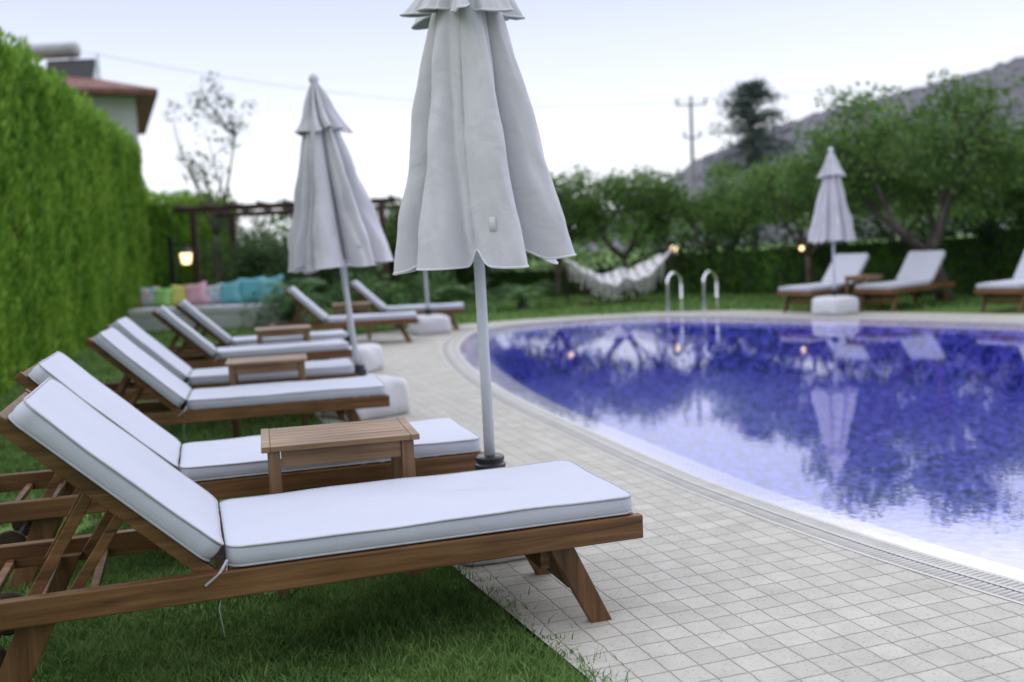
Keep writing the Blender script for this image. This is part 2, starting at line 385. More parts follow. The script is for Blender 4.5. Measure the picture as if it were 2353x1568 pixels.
# ------------------------------------------------------------ grass
rg=np.random.default_rng(3)
def blades(x0,x1,y0,y1,dens,h,wd,edge=.03):
    nn=int((x1-x0)*(y1-y0)*dens); X=rg.uniform(x0,x1,nn); Y=rg.uniform(y0,y1,nn)
    jx=X+rg.normal(0,edge,nn); jy=Y+rg.normal(0,edge,nn)
    ok=~inpoly(Pv[::3],jx,jy) & ~inpoly(O[::4],X,Y)
    ok&=(np.abs(X)<.56*Y+.4)
    X=X[ok];Y=Y[ok];nn=len(X)
    a=rg.uniform(0,2*np.pi,nn); H=h*rg.uniform(.4,1.2,nn)*(1+.3*np.sin(X*7+2*np.sin(Y*5))*np.sin(Y*8)+.25*np.sin(X*31+Y*17)*np.sin(Y*37-X*11)); W=wd*rg.uniform(.6,1.2,nn)
    b=rg.uniform(0,2*np.pi,nn); ln=H*rg.uniform(.15,1.2,nn)
    dx=np.cos(a)*W/2;dy=np.sin(a)*W/2; lx=np.cos(b)*ln;ly=np.sin(b)*ln
    Z=np.zeros(nn)
    P=np.stack([np.c_[X-dx,Y-dy,Z],np.c_[X+dx,Y+dy,Z],np.c_[X+dx*.8+lx*.35,Y+dy*.8+ly*.35,H*.6],np.c_[X-dx*.8+lx*.35,Y-dy*.8+ly*.35,H*.6],
                np.c_[X+lx+dx*.1,Y+ly+dy*.1,H],np.c_[X+lx-dx*.1,Y+ly-dy*.1,H]],1).reshape(-1,3)
    B=np.arange(nn)[:,None]*6
    return P,np.concatenate([B+np.array((0,1,2,3)),B+np.array((3,2,4,5))],0)
VV=[];FF=[];off=0
for a in [(-1.9,.75,1.85,4.4,15000,.031,.0048,.055),(-4.5,-.3,4.4,8,2800,.042,.009,.04),(-7,-1,8,16,600,.05,.016,.05),(-9,12,14.5,27,200,.06,.03,.05)]:
    P,F=blades(*a[:5],h=a[5],wd=a[6],edge=a[7]); VV.append(P);FF.append(F+off);off+=len(P)
npmesh('grass',np.concatenate(VV),np.concatenate(FF),[GRASS],kind='stuff')

# ------------------------------------------------------------ cushion
def rrect(hx,hy,r,n=10,m=14):
    r=max(r,.004); pts=[]
    cs=[(hx-r,hy-r,0),(-hx+r,hy-r,90),(-hx+r,-hy+r,180),(hx-r,-hy+r,270)]
    for ci,(cx,cy,a0) in enumerate(cs):
        arc=[(cx+r*math.cos(R(a0+90*i/n)),cy+r*math.sin(R(a0+90*i/n))) for i in range(n+1)]
        pts+=arc
        nx=cs[(ci+1)%4]; e=(nx[0]+r*math.cos(R(nx[2])),nx[1]+r*math.sin(R(nx[2])))
        s=arc[-1]
        pts+=[(s[0]+(e[0]-s[0])*k/m,s[1]+(e[1]-s[1])*k/m) for k in range(1,m)]
    return pts
def cushion(mb,Lx,W,Tk,M,seed=0,puff=.003,r=.042):
    rs=random.Random(seed); ph=[rs.uniform(0,6.28) for _ in range(6)]
    hx,hy=Lx/2,W/2
    prof=[(hy-.02,.0),(.05,.0),(.01,.002),(.0,.008)]
    prof+=[(-.004*math.sin(math.pi*k/5),.008+(Tk-.012)*k/5) for k in range(1,5)]
    prof+=[(.0,Tk-.002),(.004,Tk+.0005),(.02,Tk+puff*.35),(.05,Tk+puff*.7),(.09,Tk+puff*.95),(.14,Tk+puff),(.2,Tk+puff),(hy-.02,Tk+puff*.9)]
    o=len(mb.v); ringsz=None
    def wave(x,y): return .0014*math.sin(x*9+ph[0]+3*math.sin(y*6+ph[1]))+.0009*math.sin(x*23+y*11+ph[2])+.0010*math.sin(y*19-x*7+ph[3])
    for i,(ins,z) in enumerate(prof):
        pts=rrect(hx-ins,hy-ins,r-ins*.8)
        ringsz=len(pts)
        for (x,y) in pts:
            zz=z+(wave(x,y)*min(1,max(0,z-.02)/.035))
            sdw=1+.003*math.sin(x*14+ph[4])*(1 if 3<i<9 else 0)
            mb.v.append(tuple(M@Vector((x*sdw,y*sdw,zz))))
    for i in range(len(prof)-1):
        for k in range(ringsz):
            k2=(k+1)%ringsz
            mb.f.append((o+i*ringsz+k,o+i*ringsz+k2,o+(i+1)*ringsz+k2,o+(i+1)*ringsz+k)); mb.m.append(0)
    last=o+(len(prof)-1)*ringsz
    mb.f.append(tuple(last+k for k in range(ringsz))); mb.m.append(0)
    mb.f.append(tuple(o+k for k in range(ringsz))[::-1]); mb.m.append(0)
    for (ins,z) in((-.001,Tk-.001),(-.001,.006)):
        path=[]
        for (x,y) in rrect(hx-ins,hy-ins,r):
            path.append(M@Vector((x,y,z+(wave(x,y) if z>.03 else 0))))
        mb.tube(path,.0034,6,1,closed=True)

# ------------------------------------------------------------ sun lounger
def build_lounger(loc,rz):
    root=empty('sun_lounger',loc,rz)
    W=.59; Lb=1.98; zt=.335; zh=.072; th=.034
    al=R(44); px=-1.235
    f=MB()
    for y0 in (0,W-th): f.box((-Lb,y0,zt-zh),(0,y0+th,zt))
    f.box((-.034,th,zt-zh+.006),(-.004,W-th,zt-.006))
    f.box((-Lb+.01,th,zt-zh+.006),(-Lb+.04,W-th,zt-.006))
    f.box((px+.0,th,zt-zh+.004),(px+.035,W-th,zt-.02))
    x=-.06
    while x>px+.06:
        f.box((x-.05,th,zt-.022),(x,W-th,zt-.004)); x-=.075
    for x in (-1.55,-1.68,-1.81):
        f.box((x-.012,th,zt-zh+.01),(x+.012,W-th,zt-zh+.032))
    f.obj('frame',[TEAK],root,bevel=.004)
    def leg(xt,xb,y0,y1,w=.08):
        l=MB(); z1=zt-zh+.0; 
        vs=[(xt-w/2,y0,z1+.03),(xt+w/2,y0,z1+.03),(xt+w/2,y1,z1+.03),(xt-w/2,y1,z1+.03),
            (xb-w*.42,y0,.0),(xb+w*.42,y0,.0),(xb+w*.42,y1,.0),(xb-w*.42,y1,.0)]
        l.add(vs,[(0,1,2,3),(4,7,6,5),(0,4,5,1),(1,5,6,2),(2,6,7,3),(3,7,4,0)])
        l.obj('leg',[TEAKZ],root,bevel=.004)
    leg(-.27,-.125,th+.002,th+.034); leg(-.27,-.125,W-th-.034,W-th-.002)
    leg(-1.66,-1.80,th+.002,th+.034,.095); leg(-1.66,-1.80,W-th-.034,W-th-.002,.095)
    c=MB(); c.box((-.225,th+.034,.12),(-.195,W-th-.034,.175)); c.obj('cross_brace',[TEAK],root,bevel=.003)
    c=MB(); c.box((-.31,th+.034,.19),(-.28,W-th-.034,.245)); c.obj('cross_brace',[TEAK],root,bevel=.003)
    for y in (th+.045,W-th-.08):
        wl=MB(); 
        M=Matrix.Translation((-1.82,y,.150))@Matrix.Rotation(R(-90),4,'X')
        q=MB(); q.lathe([(.03,-.004),(.055,0),(.062,.006),(.062,.024),(.055,.030),(.03,.034)],28)
        wl.add(q.v,q.f,0,M); wl.obj('wheel',[WHEELM],root,smooth=False)
    ax=MB(); ax.tube([(-1.82,th,.150),(-1.82,W-th,.150)],.010,8); ax.obj('axle',[IRON],root)
    b=Vector((-math.cos(al),0,math.sin(al))); nn=Vector((math.sin(al),0,math.cos(al)))
    M=Matrix(((b.x,0,nn.x,px),(0,-1,0,0),(b.z,0,nn.z,zt-.002),(0,0,0,1)))
    M=M@Matrix.Translation((0,-W,0))
    br=MB(); i0=th+.006
    for y0 in (i0,W-i0-.026): br.box((-.04,y0,-.038),(.68,y0+.026,-.002),0,M)
    a=.02
    while a<.63:
        br.box((a,i0+.026,-.018),(a+.05,W-i0-.026,-.004),0,M); a+=.078
    br.box((.64,i0+.026,-.036),(.675,W-i0-.026,-.006),0,M)
    br.obj('backrest_frame',[TEAK],root,bevel=.003)
    for y in (i0+.05,W-i0-.05):
        s=MB(); p1=M@Vector((.38,y,-.03)); p2=Vector((-1.70,p1.y,zt-zh+.03))
        s.beam(p1,p2,.018,.030); s.obj('support_strut',[TEAK],root,bevel=.003)
    s=MB(); p1=M@Vector((.28,i0+.05,-.03)); p2=M@Vector((.28,W-i0-.05,-.03)); 
    s.beam((p1.x,p1.y,p1.z),(p2.x,p2.y,p2.z),.03,.03); s.obj('prop_bar',[TEAK],root,bevel=.003)
    for y in (p1.y,p2.y):
        s=MB(); s.beam((p1.x,y+.024,p1.z),(-1.60,y+.024,zt-zh+.03),.018,.028); s.obj('support_strut',[TEAK],root,bevel=.003)
    cm=MB(); cushion(cm,1.185,.565,.057,Matrix.Translation((-.61,W/2,zt+.002)),1)
    cm.obj('seat_cushion',[CUSH,PIPE],root,smooth=True)
    cm=MB(); Mb=M@Matrix.Translation((.03+.31,W/2,.002)); cushion(cm,.62,.565,.059,Mb,5)
    for y in (.01,W-.01):
        cm.tube([(px+.03,y,zt+.03),(px+.01,y-.006,zt-.0),(px-.03,y-.012,zt-.03)],.004,6,1)
        cm.tube([(px+.03,y,zt+.02),(px+.0,y,zt-.1),(px+.01,y+.006,zt-.18)],.0014,5,1)
    cm.obj('back_cushion',[CUSH,PIPE],root,smooth=True)
    return root
lab="white cushioned teak sun lounger "
L1=build_lounger((.371,2.935,.0),R(18))
L1['category']='sun lounger'; L1['group']='sun loungers around the pool'; L1['label']=lab+"half on grass, half on paving"
for x,y,a,t,sc_ in [(-.12,3.99,17,"behind a wooden side table",.985),(-.74,5.85,14,"at the grass edge",.95),(-1.10,7.0,14,"beside a white umbrella base",.95),
              (-1.43,8.85,18,"next to a side table",.95),(-1.62,10.0,17,"near the garden sofa",.95),(-1.18,12.7,8,"by the pool's rounded end",.95),(-.66,14.4,4,"beside the lawn",.95),
              (4.0,14.95,221,"in front of the hedge",1),(5.02,14.55,221,"beside a furled umbrella",1),(6.25,13.4,221,"below the old tree",1)]:
    copy_thing(L1,(x,y,0.0),R(a),lab+t,sc_)

# ------------------------------------------------------------ side table
def build_table(loc,rz):
    root=empty('side_table',loc,rz); h=.53; lx,ly=.265,.19
    t=MB(); k=7; wv=(2*ly)/k
    for i in range(k):
        y=-ly+i*wv; t.box((-lx+.03,y+.0018,h-.018),(lx-.03,y+wv-.0018,h))
    t.box((-lx,-ly,h-.019),(-lx+.029,ly,h+.001)); t.box((lx-.029,-ly,h-.019),(lx,ly,h+.001))
    t.obj('table_top',[TEAKL],root,bevel=.002)
    for sx in(-1,1):
        for sy in(-1,1):
            l=MB(); x=sx*(lx-.04); y=sy*(ly-.035); l.box((x-.021,y-.021,0),(x+.021,y+.021,h-.02)); l.obj('leg',[TEAKLZ],root,bevel=.003)
    for sy in(-1,1):
        a=MB(); a.box((-lx+.063,sy*(ly-.035)-.011,h-.078),(lx-.063,sy*(ly-.035)+.011,h-.02)); a.obj('apron',[TEAKL],root,bevel=.002)
    for sx in(-1,1):
        a=MB(); a.box((sx*(lx-.04)-.011,-ly+.058,h-.078),(sx*(lx-.04)+.011,ly-.058,h-.02)); a.obj('apron',[TEAKL],root,bevel=.002)
    return root
T1=build_table((-.635,3.50,.0),R(14)); T1['category']='side table'; T1['group']='side tables between loungers'; T1['label']="small slatted teak side table standing between two loungers"
for x,y,a in [(-1.60,6.45,13),(-2.15,9.35,16),(-2.15,13.5,6),(5.35,15.05,221)]: copy_thing(T1,(x,y,0),R(a),None,.96)

# ------------------------------------------------------------ umbrella
def folds(z_hem,z_top,rtop,rhem,pw,A,seed,nth=320,nz=48,notch=.055,flare=0,lobes=8,wmin=.5,wmax=1.6,crump=.020,bmin=.88,bmax=1.06):
    rs=np.random.default_rng(seed)
    w=rs.uniform(wmin,wmax,lobes); w/=w.sum(); b0=np.cumsum(w)*2*np.pi
    drift=rs.uniform(-.24,.24,lobes); dph=rs.uniform(0,6,lobes)
    depth=A*rs.uniform(.55,1.45,lobes); bulge=rs.uniform(bmin,bmax,lobes); ex=rs.uniform(.5,1.05,lobes); sk=rs.uniform(.6,1.6,lobes)
    g2=rs.uniform(.09,.22,lobes)*(w>.75/lobes); p2=rs.uniform(.3,.7,lobes); up=rs.uniform(-.025,.02,lobes)
    V=[]
    for j in range(nz+1):
        f=j/nz
        bb=b0+drift*f*np.sin(2.2*f+dph)
        rel=(bb-bb[-1])%(2*math.pi); rel[-1]=2*math.pi
        for i in range(nth):
            th=2*math.pi*i/nth
            t=(th-bb[-1])%(2*math.pi)
            li=int(np.searchsorted(rel,t,side='right')); li=min(li,lobes-1)
            a=rel[li-1] if li>0 else 0; e=rel[li]; fr=(t-a)/max(e-a,1e-6); fr=min(max(fr,0),1)
            c=math.sin(math.pi*fr**sk[li])
            c=max(c,0)**ex[li]
            dd=depth[li-1]*(1-fr)+depth[li]*fr
            dd*=min(1,.5+1.1*f)
            k=1-dd*(1-c)
            k*=1+(bulge[li]-1)*math.sin(math.pi*fr)*min(1,2.5*f)
            k-=g2[li]*math.exp(-((fr-p2[li]-.14*math.sin(2.5*f+li))/.085)**2)*min(1,1.6*f)*(1 if li%2 else max(0,1-.8*f)*1.8)
            rr=(rtop+(rhem-rtop)*f**pw)
            k*=1+flare*max(0,f-.55)**1.4
            r=rr*k
            z=z_top+(z_hem-z_top)*f
            q=Vector((math.cos(th)*2.3,math.sin(th)*2.3,z*2.4+seed))
            r+=crump*noise.noise(q*1.6)*min(1,2*f)*1.3+crump*.5*noise.noise(Vector((q.x*4+z*6,q.y*4-z*3,z*7)))*f
            dist=min(fr,1-fr)*(e-a)
            z+=(notch*math.exp(-(dist/.08)**2)+up[li]*math.sin(math.pi*fr))*f**10
            V.append((r*math.cos(th),r*math.sin(th),z))
    F=[]
    for j in range(nz):
        for i in range(nth):
            i2=(i+1)%nth; F.append((j*nth+i,(j+1)*nth+i,(j+1)*nth+i2,j*nth+i2))
    return V,F,[V[nz*nth+i] for i in range(nth)]
def patch(V,nth,nz,z_hem,z_top,ang,za,zb,wcols):
    ic=int(ang/(2*math.pi)*nth)%nth; ja=int((z_top-za)/(z_top-z_hem)*nz); jb=int((z_top-zb)/(z_top-z_hem)*nz)
    vs=[];fs=[]; W=2*wcols+1
    for j in range(ja,jb+1):
        for i in range(-wcols,wcols+1):
            x,y,z=V[j*nth+(ic+i)%nth]; r=math.hypot(x,y); k=(r+.0025)/r; vs.append((x*k,y*k,z))
    H=jb-ja+1
    for j in range(H-1):
        for i in range(W-1): fs.append((j*W+i,(j+1)*W+i,(j+1)*W+i+1,j*W+i+1))
    return vs,fs
def build_umbrella(loc,rz):
    root=empty('patio_umbrella',loc,rz)
    p=MB(); p.tube([(0,0,.2),(0,0,1.2),(0,0,2.40)],[.0205]*3,20); p.obj('pole',[WHITEM],root,smooth=True)
    c=MB(); c.lathe([(.03,.275),(.055,.28),(.058,.30),(.058,.335),(.05,.34),(.05,.345),(.054,.348),(.054,.362),(.045,.368),(.024,.37)],32); c.obj('collar',[BLACKP],root,smooth=False,bevel=.002)
    f=MB(); f.lathe([(.012,2.37),(.02,2.385),(.034,2.405),(.037,2.425),(.030,2.45),(.012,2.465)],20); f.obj('finial',[WHITEM],root,smooth=True)
    V,F,h=folds(1.085,2.22,.05,.34,.80,.55,SEEDS[0])
    m=MB(); m.add(V,F,0); m.tube(h,.0042,6,1,closed=True)
    can=m.obj('canopy',[CANV,CANVH],root,smooth=True)
    for k in range(4):
        vs,fs=patch(V,320,48,1.085,2.22,R(-108+12+90*k),1.25,1.19,2)
        m=MB(); m.add(vs,fs,0); o=m.obj('rib_pocket',[CANV],root,smooth=True); sm=o.modifiers.new('thick','SOLIDIFY'); sm.thickness=.0012; sm.offset=1
    V,F,h=folds(2.045,2.40,.022,.185,.85,.60,SEEDS[1],nz=24,notch=.018,flare=.55,crump=.02,wmin=.6,wmax=1.4)
    m=MB(); m.add(V,F,0); m.tube(h,.0038,6,1,closed=True)
    m.obj('vent_flap',[CANV,CANVH],root,smooth=True)
    m=MB()
    for k in range(8):
        a=2*math.pi*k/8; m.beam((.03*math.cos(a),.03*math.sin(a),2.2),(.09*math.cos(a),.09*math.sin(a),1.2),.012,.02)
        m.beam((.03*math.cos(a),.03*math.sin(a),1.25),(.07*math.cos(a),.07*math.sin(a),1.62),.010,.014)
    m.lathe([(.03,1.21),(.045,1.22),(.045,1.27),(.03,1.28)],20)
    m.obj('rib_frame',[WHITEM],root)
    m=MB(); hx=.255
    prof=[(.03,0),(.0,.012),(-.006,.06),(-.010,.12),(-.006,.18),(.0,.22),(.018,.247),(.05,.262),(.12,.270),(.18,.271),(.23,.271)]
    nr=None
    for i,(ins,z) in enumerate(prof):
        pts=rrect(hx-ins,hx-ins,.09-ins*.3,8,8); nr=len(pts)
        for k,(x,y) in enumerate(pts):
            s=1+.018*math.sin(k*.9+z*14)*(1 if i<7 else .2)+.012*math.sin(k*.37+z*31)
            m.v.append((x*s,y*s,z+.004*math.sin(x*31+y*23)*(i>0)))
    for i in range(len(prof)-1):
        for k in range(nr):
            k2=(k+1)%nr; m.f.append((i*nr+k,i*nr+k2,(i+1)*nr+k2,(i+1)*nr+k)); m.m.append(0)
    m.f.append(tuple((len(prof)-1)*nr+k for k in range(nr))); m.m.append(0)
    m.obj('base',[COVER],root,smooth=True)
    return root
def lean(root,lx,ly):
    for c in root.children:
        if not c.name.startswith('base'):
            v=Matrix.Rotation(-root.rotation_euler.z,4,'Z')@Vector((lx,ly,1)); v.normalize()
            c.rotation_mode='QUATERNION'; c.rotation_quaternion=Vector((0,0,1)).rotation_difference(v)
SEEDS=(34,12)
U1=build_umbrella((-.10,3.70,.012),R(18)); U1['category']='umbrella'; U1['group']='furled patio umbrellas'; U1['label']="furled off-white patio umbrella in a covered white base"
us=[(U1,-.008,0.0)]
for x,y,a,lx,ly,s_ in [(-1.08,7.08,130,-.092,0,.985),(-1.58,9.75,75,-.02,0,.97),(-1.15,13.95,20,-.02,0,.97),(4.62,14.15,213,-.012,0,.955)]:
    u=copy_thing(U1,(x,y,.012),R(a),None,s_); us.append((u,lx,ly))
for u,lx,ly in us: lean(u,lx,ly)
for c in U1.children:
    if c.name.startswith('base'): c.scale=(.68,.68,1.04)
    if c.name.startswith('vent_flap'): c.location=(0,0,-.065); c.scale=(1.05,1.05,1)
for c in us[1][0].children:
    if c.name.startswith('canopy') or c.name.startswith('rib_pocket'): c.scale=(1.22,1.22,1)

# ------------------------------------------------------------ foliage helpers
def leaves(rg,C,size,aspect=.55,updir=None,upw=0):
    n=len(C); d=rg.normal(size=(n,3)); 
    if updir is not None: d=d*(1-upw)+np.array(updir)*upw*2
    d/=np.linalg.norm(d,axis=1)[:,None]
    e=rg.normal(size=(n,3)); e-=d*np.sum(e*d,1)[:,None]; e/=np.linalg.norm(e,axis=1)[:,None]
    s=(size*rg.uniform(.6,1.3,n))[:,None]
    V=np.stack([C-d*s*.5,C+e*s*aspect*.5,C+d*s*.5,C-e*s*aspect*.5],1).reshape(-1,3)
    F=np.arange(n*4).reshape(n,4); return V,F
def clumps(rg,cents,rad,per,flat=.8):
    out=[]
    for c,r in zip(cents,rad):
        k=int(per*(r/.4)**2)
        q=rg.normal(size=(k,3)); q/=np.linalg.norm(q,axis=1)[:,None]; q*= (rg.uniform(0,1,k)**.5)[:,None]*r; q[:,2]*=flat
        out.append(np.array(c)+q)
    return np.concatenate(out)
def tree(name,loc,h,rx,ry,crown_lo,K,per,leaf=.085,seed=0,trunk_r=.09,lm=None,bm=None,label='',cat='tree',cs=.42,fork=None,offs=(0,0),lean_=(0,0),group=None,shell=.5,limbs=5):
    rg=np.random.default_rng(seed); root=empty(name,loc)
    root['label']=label; root['category']=cat
    if group: root['group']=group
    fork=fork or h*.28; cz=(crown_lo+h)/2; rz=(h-crown_lo)/2
    q=rg.normal(size=(K,3)); q/=np.linalg.norm(q,axis=1)[:,None]; q*=(rg.uniform(shell**3,1,K)**(1/3))[:,None]
    Tg=np.c_[q[:,0]*rx*.85+offs[0],q[:,1]*ry*.85+offs[1],cz+q[:,2]*rz*.85]
    Tg+=rg.normal(0,.12*rz,Tg.shape); Tg[:,2]=np.maximum(Tg[:,2],crown_lo)
    m=MB(); fk=np.array([lean_[0]*fork,lean_[1]*fork,fork])
    m.tube([(0,0,-.05),(lean_[0]*fork*.3+.02,lean_[1]*fork*.3,fork*.4),tuple(fk)],[trunk_r*1.35,trunk_r,trunk_r*.9],10)
    nodes=[]
    for i in range(limbs):
        a=2*math.pi*i/limbs+rg.uniform(-.3,.3)
        e=np.array([offs[0]+math.cos(a)*rx*.5,offs[1]+math.sin(a)*ry*.5,fork+(cz-fork)*rg.uniform(.7,1.1)])
        mid=fk*.5+e*.5+rg.normal(0,.1,3)+np.array([0,0,-.08*h*.3])
        m.tube([tuple(fk),tuple(fk*.72+mid*.28+rg.normal(0,.02,3)),tuple(mid),tuple(e)],[trunk_r*.75,trunk_r*.55,trunk_r*.42,trunk_r*.22],7)
        nodes+= [(mid,trunk_r*.28),(e,trunk_r*.2)]
    for t in Tg:
        nd,r=min(nodes,key=lambda s:np.linalg.norm(s[0]-t)); mid=(nd+t)/2+rg.normal(0,.06,3)
        m.tube([tuple(nd),tuple(mid),tuple(t)],[r,r*.6,r*.2],5,cap=False)
    m.obj('trunk',[bm or BARK],root,smooth=True)
    rad=cs*rg.uniform(.55,1.15,K); C=clumps(rg,Tg,rad,per)
    V,F=leaves(rg,C,leaf); npmesh('crown',V,F,[lm or LEAF],parent=root)
    return root

G='orchard trees by the garden fence'
tree('orchard_tree',(6.95,15.9,0),3.46,2.35,1.7,1.5,112,140,.09,1,.11,label="old spreading orchard tree with forked leaning trunk",fork=.75,offs=(-.35,.3),lean_=(-.3,0),group=G,bm=BARKG,cs=.46,shell=.35)
for i,(x,y,h,rx,lo) in enumerate([(9.1,16.8,2.75,1.7,1.2),(5.6,18.6,2.75,1.5,1.15),(4.6,21.3,2.7,1.6,1.15),(2.55,22,2.9,1.45,1.15),(1.1,22.5,2.65,1.35,1.1),(-.6,23.5,2.6,1.5,1.0),(-2.4,24.5,2.4,1.4,.9),(7.9,20.2,3.05,1.9,1.35)]):
    tree('orchard_tree',(x,y,0),h,rx,rx*.8,lo,56,130,.095,10+i,.07,label="leafy green orchard tree beside the garden hedge",group=G,cs=.45,shell=.3)
tree('sparse_tree',(-7.25,25,0),5.9,1.25,1.1,2.3,34,30,.12,33,.075,lm=LEAFS,bm=BARKG,label="thin half-bare tree with sparse leaves above the pergola",cs=.38,fork=1.8,shell=.2,limbs=6)

def fir(loc,h,r,seed):
    rg=np.random.default_rng(seed); root=empty('fir_tree',loc,label="tall dark conifer rising behind the orchard trees",category="tree")
    m=MB(); m.tube([(0,0,0),(.1,0,h*.5),(0,0,h)],[.22,.14,.03],8); pts=[]
    z=h*.25
    while z<h:
        f=1-(z-h*.25)/(h*.78); nb=8
        for k in range(nb):
            a=rg.uniform(0,6.28); l=r*(f**.55)*rg.uniform(.5,1.15)+.15
            e=np.array([math.cos(a)*l,math.sin(a)*l,z-.1*l+.3*l*rg.uniform(0,1)])
            m.tube([(0,0,z),tuple(e)],[.04,.01],4,cap=False)
            for s in np.linspace(.3,1,5):
                c=np.array([0,0,z])*(1-s)+e*s; q=rg.normal(0,.19,(18,3)); q[:,2]*=.6; pts.append(c+q)
        z+=h*.05
    m.obj('trunk',[BARK],root); V,F=leaves(rg,np.concatenate(pts),.20,.35); npmesh('crown',V,F,[LEAFD],parent=root)
fir((11.1,45,0),7.8,2.9,8)

def hedge(name,a,b,h0,h1,th,dens,mt,mtd,size,label,seed,up=.75,dep=.12,wob=.12):
    rg=np.random.default_rng(seed); root=empty(name,(0,0,0),label=label,category='hedge')
    a=np.array(a,float);b=np.array(b,float);d=b-a;Ln=np.linalg.norm(d);d/=Ln;nr=np.array([d[1],-d[0]])
    m=MB()
    M=Matrix(((d[0],nr[0],0,a[0]),(d[1],nr[1],0,a[1]),(0,0,1,0),(0,0,0,1)))
    hm=min(h0,h1)
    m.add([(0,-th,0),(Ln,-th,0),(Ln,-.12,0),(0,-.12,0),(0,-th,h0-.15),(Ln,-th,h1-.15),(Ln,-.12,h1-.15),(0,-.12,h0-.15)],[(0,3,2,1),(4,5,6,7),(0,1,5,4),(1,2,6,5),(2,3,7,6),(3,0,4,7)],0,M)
    m.obj('shade_core',[mtd],root)  # solid box, dark green paints the shade inside the hedge
    nf=int(Ln*hm*dens); s=rg.uniform(0,Ln,nf); z=rg.uniform(0,1,nf)*(h0+(h1-h0)*s/Ln)
    wv=wob*(np.sin(s*2.1+z*1.3+seed)*.35+np.sin(s*5.3+2*np.sin(z*3)+1)*.3+.35*np.sin(s*11+z*4)*np.sin(z*9)+.3*np.sin(s*23+3*np.sin(z*2.5)))
    off=wv-dep*rg.uniform(0,1,nf)
    P1=np.c_[a[0]+d[0]*s+nr[0]*off,a[1]+d[1]*s+nr[1]*off,z]
    nt_=int(Ln*th*dens*1.1); s=rg.uniform(0,Ln,nt_); o=rg.uniform(-th,.05,nt_)
    z=(h0+(h1-h0)*s/Ln)+wob*np.sin(s*3.1)*.5+wob*np.sin(s*7.7+o*5)*.6-rg.uniform(-.20,.2,nt_)
    P2=np.c_[a[0]+d[0]*s+nr[0]*o,a[1]+d[1]*s+nr[1]*o,z]
    ne=int(th*hm*dens); o=rg.uniform(-th,0,ne); z=rg.uniform(0,h1,ne); e=Ln+rg.uniform(-.1,.12,ne)
    P3=np.c_[a[0]+d[0]*e+nr[0]*o,a[1]+d[1]*e+nr[1]*o,z]
    e=-rg.uniform(-.1,.12,ne); P4=np.c_[a[0]+d[0]*e+nr[0]*o,a[1]+d[1]*e+nr[1]*o,z]
    V,F=leaves(rg,np.concatenate([P1,P2,P3,P4]),size,.35,(nr[0]*.4,nr[1]*.4,1),up)
    npmesh('foliage',V,F,[mt],parent=root)
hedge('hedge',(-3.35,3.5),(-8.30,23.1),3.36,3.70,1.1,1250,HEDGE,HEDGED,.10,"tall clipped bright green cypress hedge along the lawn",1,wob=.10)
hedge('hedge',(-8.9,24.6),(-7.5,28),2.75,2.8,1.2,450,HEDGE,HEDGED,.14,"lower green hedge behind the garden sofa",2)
hedge('hedge',(-3.5,25.8),(3.2,21.9),.75,.75,.5,380,DARKH,HEDGED,.12,"low dark clipped hedge bordering the lawn",3,.3)
hedge('hedge',(3.2,21.9),(7.9,16.6),1.0,1.15,.5,450,DARKH,HEDGED,.12,"low dark clipped hedge behind the loungers",4,.3)
hedge('hedge',(7.9,16.6),(11.5,13.2),1.25,1.25,.5,450,DARKH,HEDGED,.12,"low dark clipped hedge below the old tree",5,.3)
def bush(loc,rx,ry,h,K,seed,mt=LEAFB,name='bush',label='dense dark green bush behind the pergola'):
    rg=np.random.default_rng(seed); root=empty(name,loc,label=label,category='bush',group='garden bushes')
    q=rg.normal(size=(K,3)); q/=np.linalg.norm(q,axis=1)[:,None]; q[:,2]=abs(q[:,2])
    T=q*np.array([rx,ry,h])*rg.uniform(.55,.95,(K,1)); T[:,2]=np.maximum(T[:,2],.2)
    m=MB()
    for t in T: m.tube([(0,0,0),(t[0]*.4,t[1]*.4,t[2]*.6),tuple(t)],[.03,.02,.008],4,cap=False)
    m.obj('stems',[BARK],root)
    V,F=leaves(rg,clumps(rg,T,.42*rg.uniform(.6,1.1,K),150),.09); npmesh('leaves',V,F,[mt],parent=root)
for i,a in enumerate([((-6.8,25.6,0),1.5,1,2.9),((-4.9,25.6,0),1.6,1,3.0),((-2.9,24.9,0),1.5,1,2.7),((-1.2,25.4,0),1.4,1,2.4),((-5.4,22.6,0),1.0,.6,2.0),((-4.0,22.6,0),1.0,.6,2.0)]):
    bush(*a,50,50+i)
for i,a in enumerate([((-2.6,17.2,0),.7,.5,.8),((-1.6,19.0,0),.9,.6,.9),((-4.0,17.2,0),.5,.4,.7)]):
    bush(*a,14,70+i,CYC,label='low leafy shrub beside the lawn')
rg=np.random.default_rng(9); Cs=[];rd=[]
for i in range(170):
    x=rg.uniform(-16,34); y=37+rg.uniform(0,10); hh=2.2+.5*math.sin(x*.7)+.4*math.sin(x*1.9)+max(0,x)*.06
    Cs.append((x,y,.5+hh*rg.uniform(.2,.85))); rd.append(rg.uniform(.8,1.3))
V,F=leaves(rg,clumps(rg,Cs,rd,16),.30); npmesh('distant_trees',V,F,[LEAF],kind='stuff')

